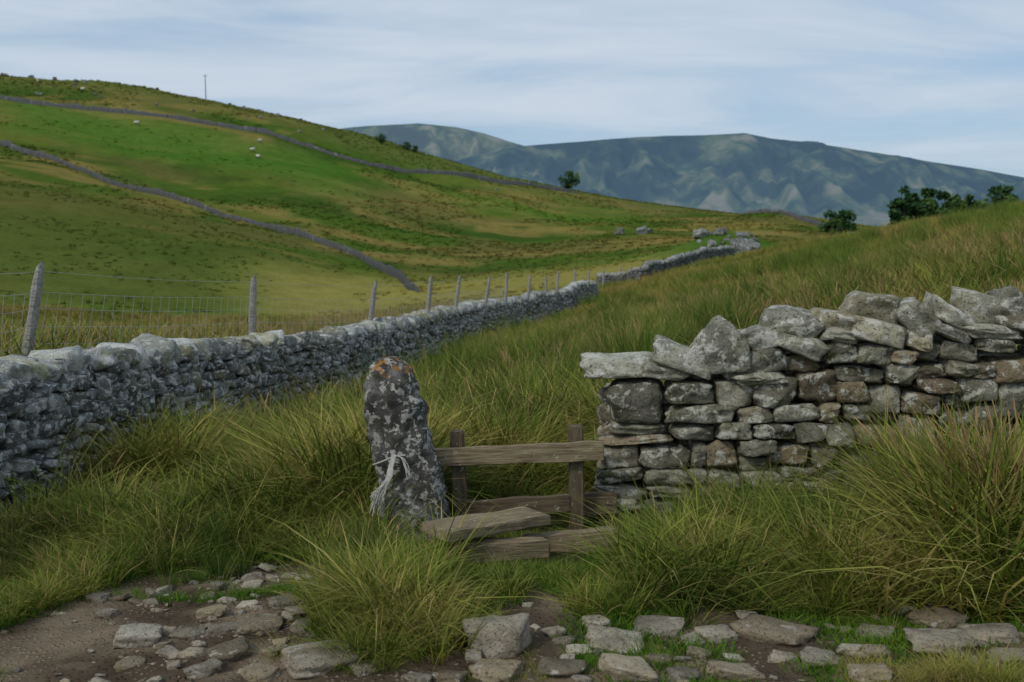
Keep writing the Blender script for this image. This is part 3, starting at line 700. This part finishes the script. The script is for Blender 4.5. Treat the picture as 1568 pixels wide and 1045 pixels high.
for i in range(4):
    tuft('grass_tuft_%d'%i,cL,62,(.35,1.0),.018,.24,(.05,.7),(.1,1.0),mg_lush,10+i,4)
    tuft('meadow_tuft_%d'%i,cM,50,(.35,1.0),.024,.32,(.05,.6),(.1,.8),mg_lush,15+i,3)
    tuft('rush_tuft_%d'%i,cR,70,(.5,1.0),.011,.17,(.02,.38),(.0,.4),mg_rush,20+i,3)
    tuft('field_tuft_%d'%i,cF,32,(.35,1.0),.05,.5,(.0,.5),(.1,.5),mg_far,30+i,2)
    tuft('turf_tuft_%d'%i,cT,60,(.4,1.0),.08,1.3,(.1,.6),(.1,.6),mg_turf,40+i,2)
    tuft('straw_tuft_%d'%i,cS,14,(.6,1.0),.006,.14,(.05,.45),(.0,.4),mg_straw,50+i,6,head=2.6)
    tuft('tussock_%d'%i,cH,18,(.4,1.0),.22,.75,(.1,.7),(.1,.6),mg_hill,60+i,2)
def scatter(name,P,scale,collection,icol=None):
    P=np.asarray(P); n=len(P)
    me=bpy.data.meshes.new(name); me.from_pydata(P.tolist(),[],[])
    def at(nm,ty,arr,key):
        a=me.attributes.new(nm,ty,'POINT'); a.data.foreach_set(key,np.asarray(arr).ravel())
    rot_=np.stack([rng.normal(0,.1,n),rng.normal(0,.1,n),rng.uniform(0,6.28,n)],1).astype(np.float32)
    sc=np.stack([scale*rng.uniform(.85,1.2,n),scale*rng.uniform(.85,1.2,n),scale],1).astype(np.float32)
    at('rot','FLOAT_VECTOR',rot_,'vector'); at('scl','FLOAT_VECTOR',sc,'vector'); at('idx','INT',rng.integers(0,4,n).astype(np.int32),'value')
    if icol is not None: at('icol','FLOAT_COLOR',np.concatenate([icol,np.ones((n,1))],1).astype(np.float32),'color')
    o=bpy.data.objects.new(name,me); link(o)
    ng=bpy.data.node_groups.new(name+'_gn','GeometryNodeTree')
    ng.interface.new_socket(name='Geometry',in_out='INPUT',socket_type='NodeSocketGeometry'); ng.interface.new_socket(name='Geometry',in_out='OUTPUT',socket_type='NodeSocketGeometry')
    N=ng.nodes.new; gi=N('NodeGroupInput'); go=N('NodeGroupOutput'); ip=N('GeometryNodeInstanceOnPoints'); ci=N('GeometryNodeCollectionInfo')
    ci.inputs['Collection'].default_value=collection; ci.inputs['Separate Children'].default_value=True; ci.inputs['Reset Children'].default_value=True
    ip.inputs['Pick Instance'].default_value=True
    def na(nm,ty):
        q=N('GeometryNodeInputNamedAttribute'); q.data_type=ty; q.inputs['Name'].default_value=nm; return q.outputs['Attribute']
    er=N('FunctionNodeEulerToRotation'); L=ng.links.new
    L(gi.outputs[0],ip.inputs['Points']); L(ci.outputs[0],ip.inputs['Instance']); L(na('rot','FLOAT_VECTOR'),er.inputs[0]); L(er.outputs[0],ip.inputs['Rotation'])
    L(na('scl','FLOAT_VECTOR'),ip.inputs['Scale']); L(na('idx','INT'),ip.inputs['Instance Index']); L(ip.outputs[0],go.inputs[0])
    md=o.modifiers.new('scatter','NODES'); md.node_group=ng
def fan(n,y0,y1,um=.56):
    y=np.sqrt(rng.uniform(y0*y0,y1*y1,n)); u=rng.uniform(-um,um,n); return u*y,y
def rw_y(x): return 6.3+.25-.13*(x-.6)
def keep(x,y):
    k=np.ones(len(x),bool)
    k&=~((np.abs(x-xw(y))<.42)&(y<52))
    k&=~((x>.52)&(np.abs(y-rw_y(x))<.36))
    k&=~((np.abs(x+.62)<.27)&(np.abs(y-6.15)<.2))
    k&=~((np.abs(x+.0)<.4)&(np.abs(y-5.6)<.35))
    return k
def hmap(x,y):
    h=np.full(len(x),.42)
    h=np.where((x<-.9)&(y>6.4),.5,h)
    h=np.where((x<-2.0)&(y>5)&(y<9.5),.28,h)
    h=np.where((x<-1.0)&(y<=6.4),.16+.22*np.clip(y-5.5,0,.9),h)
    h=np.where((x>-1.0)&(x<-.38)&(y<5.85),.27,h)
    h=np.where((x>-.8)&(x<-.3)&(y>=5.6)&(y<6.2),.1,h)
    h=np.where((x>-.38)&(x<.62)&(y<6.2),.07,h)
    h=np.where((x>-.38)&(x<.62)&(y<5.0),.12,h)
    h=np.where((x>.62)&(x<2.2)&(y<6.3),.33,h)
    h=np.where((x>=2.15)&(y<6.3),.55,h)
    h=np.where((y>6.7),.5,h)
    h=np.where((x>-.6)&(x<.65)&(y>6.1)&(y<7.6),.08+.28*np.clip(y-6.5,0,1.1),h)
    return h
def lump(x,y): return .5+1.05*sstep(.35,.65,fbm(x*1.4,y*1.4,101,3))
def ground_pts(x,y): return np.stack([x,y,Hh(x,y)-.015],1)
x,y=fan(5800,3.6,9.5); k=keep(x,y)&(pathmask(x,y)<.3); x,y=x[k],y[k]
h=hmap(x,y)*lump(x,y)*rng.uniform(.65,1.2,len(x)); scatter('grass',ground_pts(x,y),h,cL)
x,y=fan(5600,9.5,26); k=keep(x,y); x,y=x[k],y[k]; h=.58*(.5+.5*lump(x*.6,y*.6))*rng.uniform(.65,1.2,len(x)); scatter('meadow_grass',ground_pts(x,y),h,cM)
x,y=fan(2600,4.0,26); k=keep(x,y)&(pathmask(x,y)<.2)&(fbm(x*.8,y*.8,61,3)>.52)&~((x<-1)&(y<6.0)); x,y=x[k],y[k]; h=hmap(x,y)*1.3*rng.uniform(.6,1.1,len(x)); scatter('rushes',ground_pts(x,y),h,cR)
P=[];hs=[]
def clump(cx,cy,n,r,h):
    for _ in range(n):
        a,b=cx+random.gauss(0,r),cy+random.gauss(0,r)
        if keep(np.array([a]),np.array([b]))[0]: P.append((a,b)); hs.append(h*R_(.65,1.15))
for cx,cy,n,r,h in [(-2.0,7.2,9,.18,.62),(-1.6,7.6,11,.2,.7),(-1.2,8.0,11,.2,.78),(-1.0,7.2,8,.14,.65),(-1.5,8.8,11,.25,.85),(-.9,9.2,11,.25,.9),(-.3,8.6,11,.22,.7),(.3,9.0,11,.25,.78),(.1,10.5,12,.3,.95),(1.0,11,12,.3,.95),(1.6,12.5,12,.35,1.05),(2.5,14,14,.4,1.1),(-1.2,11,12,.3,.95),(3.4,17,14,.4,1.05),(-.2,15,14,.4,1.05),
  (.95,5.75,8,.12,.45),(1.35,5.65,8,.12,.48),(1.8,5.7,8,.12,.5),(1.6,5.3,8,.13,.42),(1.1,5.2,7,.12,.38),(2.15,5.5,8,.13,.52),(2.45,5.35,11,.14,.85),(2.65,5.6,11,.14,.95),(2.85,5.3,10,.14,.9),(.78,5.35,6,.1,.34),(-.75,5.4,7,.1,.4)]: clump(cx,cy,n,r,h)
for _ in range(140):
    y_=math.sqrt(R_(11**2,45**2)); x_=R_(float(xw(y_))+1,.56*y_); clump(x_,y_,int(R_(4,9)),R_(.2,.45),R_(.7,1.05))
for _ in range(16):
    y_=R_(5.2,6.2); x_=R_(-3.0,-1.3); clump(x_,y_,4,.08,R_(.2,.34))
P=np.array(P); hs=np.array(hs); scatter('rush_clumps',ground_pts(P[:,0],P[:,1]),hs,cR)
x,y=fan(14000,22,75); k=keep(x,y); x,y=x[k],y[k]; h=.58*rng.uniform(.45,1.2,len(x)); scatter('field_grass',ground_pts(x,y),h,cF)
x,y=fan(3000,4.2,26); k=keep(x,y)&(pathmask(x,y)<.2)&(fbm(x*.6,y*.6,71,3)>.45)&~((x>-.5)&(x<.7)&(y<6.6)); x,y=x[k],y[k]; h=(hmap(x,y)*1.35)*rng.uniform(.7,1.15,len(x)); scatter('dry_grass_stalks',ground_pts(x,y),h,cS)
P=[];hs=[]
for _ in range(2400):
    y_=math.sqrt(R_(9**2,48**2)); x_=float(xw(y_))-.6-R_(0,1)*y_*.3; P.append((x_,y_)); hs.append(R_(.35,.6))
for _ in range(50): P.append((random.gauss(2.65,.15),random.gauss(5.4,.13))); hs.append(R_(.6,.95))
P=np.array(P); scatter('dry_meadow_stalks',ground_pts(P[:,0],P[:,1]),np.array(hs),cS)
x,y=fan(5500,3.2,6.2); pm_=pathmask(x,y); n_=fbm(x*1.8,y*1.8,81,3)
k=keep(x,y)&(((x>.25)&(n_>.46))|((x<.25)&(n_>.74))|((pm_<.5)&(n_>.3))); x,y=x[k],y[k]; h=.055*rng.uniform(.6,1.4,len(x)); scatter('turf',ground_pts(x,y),h,cT)
P=[];hs=[]
for px,py,n,hh in [(1500,1040,28,.17),(1400,1040,22,.12),(1330,960,14,.1),(770,1030,12,.08),(560,1000,18,.22),(620,985,28,.26),(1000,1010,8,.07),(590,940,22,.3),(530,950,18,.26),(1505,930,20,.45),(920,935,14,.22),(690,960,8,.14),(1000,930,12,.24),(1150,925,14,.26),(1280,930,14,.26),(540,1015,10,.16)]:
    gx0,gy0=G(px,py)
    for _ in range(n):
        a,b=gx0+random.gauss(0,.11),gy0+random.gauss(0,.07); P.append((a,b)); hs.append(hh*R_(.6,1.2))
P=np.array(P); scatter('grass_clumps',ground_pts(P[:,0],P[:,1]),np.array(hs),cL)
x,y=fan(26000,70,345,.58); k=(fbm(x*.05,y*.08,91,4)>.44)&~((y>205)&(y<275)&(x/y<-.15)&(rng.random(len(x))<.85)); x,y=x[k],y[k]
ic,_=landcolor(x+rng.normal(0,2,len(x)),y+rng.normal(0,2,len(x)))
h=rng.uniform(.2,.5,len(x))*(.8+.4*(y>150)); scatter('hillside_grass',ground_pts(x,y),h,cH,ic)

# ---------------------------------------------------------------- camera, light, sky
cd=bpy.data.cameras.new('camera'); cam=bpy.data.objects.new('camera',cd); link(cam)
cd.sensor_width=36; cd.lens=35; cd.clip_end=20000; cam.location=(0,0,CAMZ); cam.rotation_euler=(math.pi/2-TH,0,0)
cd.dof.use_dof=True; cd.dof.focus_distance=6.3; cd.dof.aperture_fstop=3.2
scene.camera=cam
sd=bpy.data.lights.new('sun','SUN'); sd.energy=1.5; sd.angle=math.radians(11); sd.color=(1,.93,.82)
so=bpy.data.objects.new('sun',sd); link(so); el=math.radians(42); az=math.radians(225)
dv=Vector((math.sin(az)*math.cos(el),math.cos(az)*math.cos(el),math.sin(el))); so.rotation_euler=dv.to_track_quat('Z','Y').to_euler()
w=bpy.data.worlds.new('World'); scene.world=w; w.use_nodes=True; nt=w.node_tree; nt.nodes.clear()
mw=M.__new__(M); mw.nt=nt; mw.m=w
out=nt.nodes.new('ShaderNodeOutputWorld'); bg=nt.nodes.new('ShaderNodeBackground'); nt.links.new(bg.outputs[0],out.inputs[0])
sky=nt.nodes.new('ShaderNodeTexSky'); sky.sky_type='NISHITA'; sky.sun_disc=False; sky.sun_elevation=el; sky.sun_rotation=az; sky.air_density=1.0; sky.dust_density=1.5
g=mw.n('ShaderNodeTexCoord').outputs['Generated']; sp=mw.n('ShaderNodeSeparateXYZ',Vector=g)
zz=mw.math('ADD',mw.math('MAXIMUM',sp.outputs[2],0.0),.12)
vx=mw.math('DIVIDE',sp.outputs[0],zz); vy=mw.math('DIVIDE',sp.outputs[1],zz)
cv=mw.n('ShaderNodeCombineXYZ',X=mw.math('MULTIPLY',vx,.55),Y=mw.math('MULTIPLY',vy,1.1),Z=0.0).outputs[0]
cn=mw.noise(cv,1.1,5,.58,.5); cn2=mw.noise(cv,.45,2,.5)
cf=mw.ss(mw.math('ADD',mw.math('MULTIPLY',cn,.6),mw.math('MULTIPLY',cn2,.4)),.36,.6)
basec=mw.mix(.7,sky.outputs[0],(2.8,4.1,5.6))
cl=mw.mix(cf,basec,(4.75,5.4,6.2))
nt.links.new(cl,bg.inputs[0]); bg.inputs[1].default_value=.122
scene.view_settings.view_transform='Standard'; scene.view_settings.look='None'; scene.view_settings.exposure=0
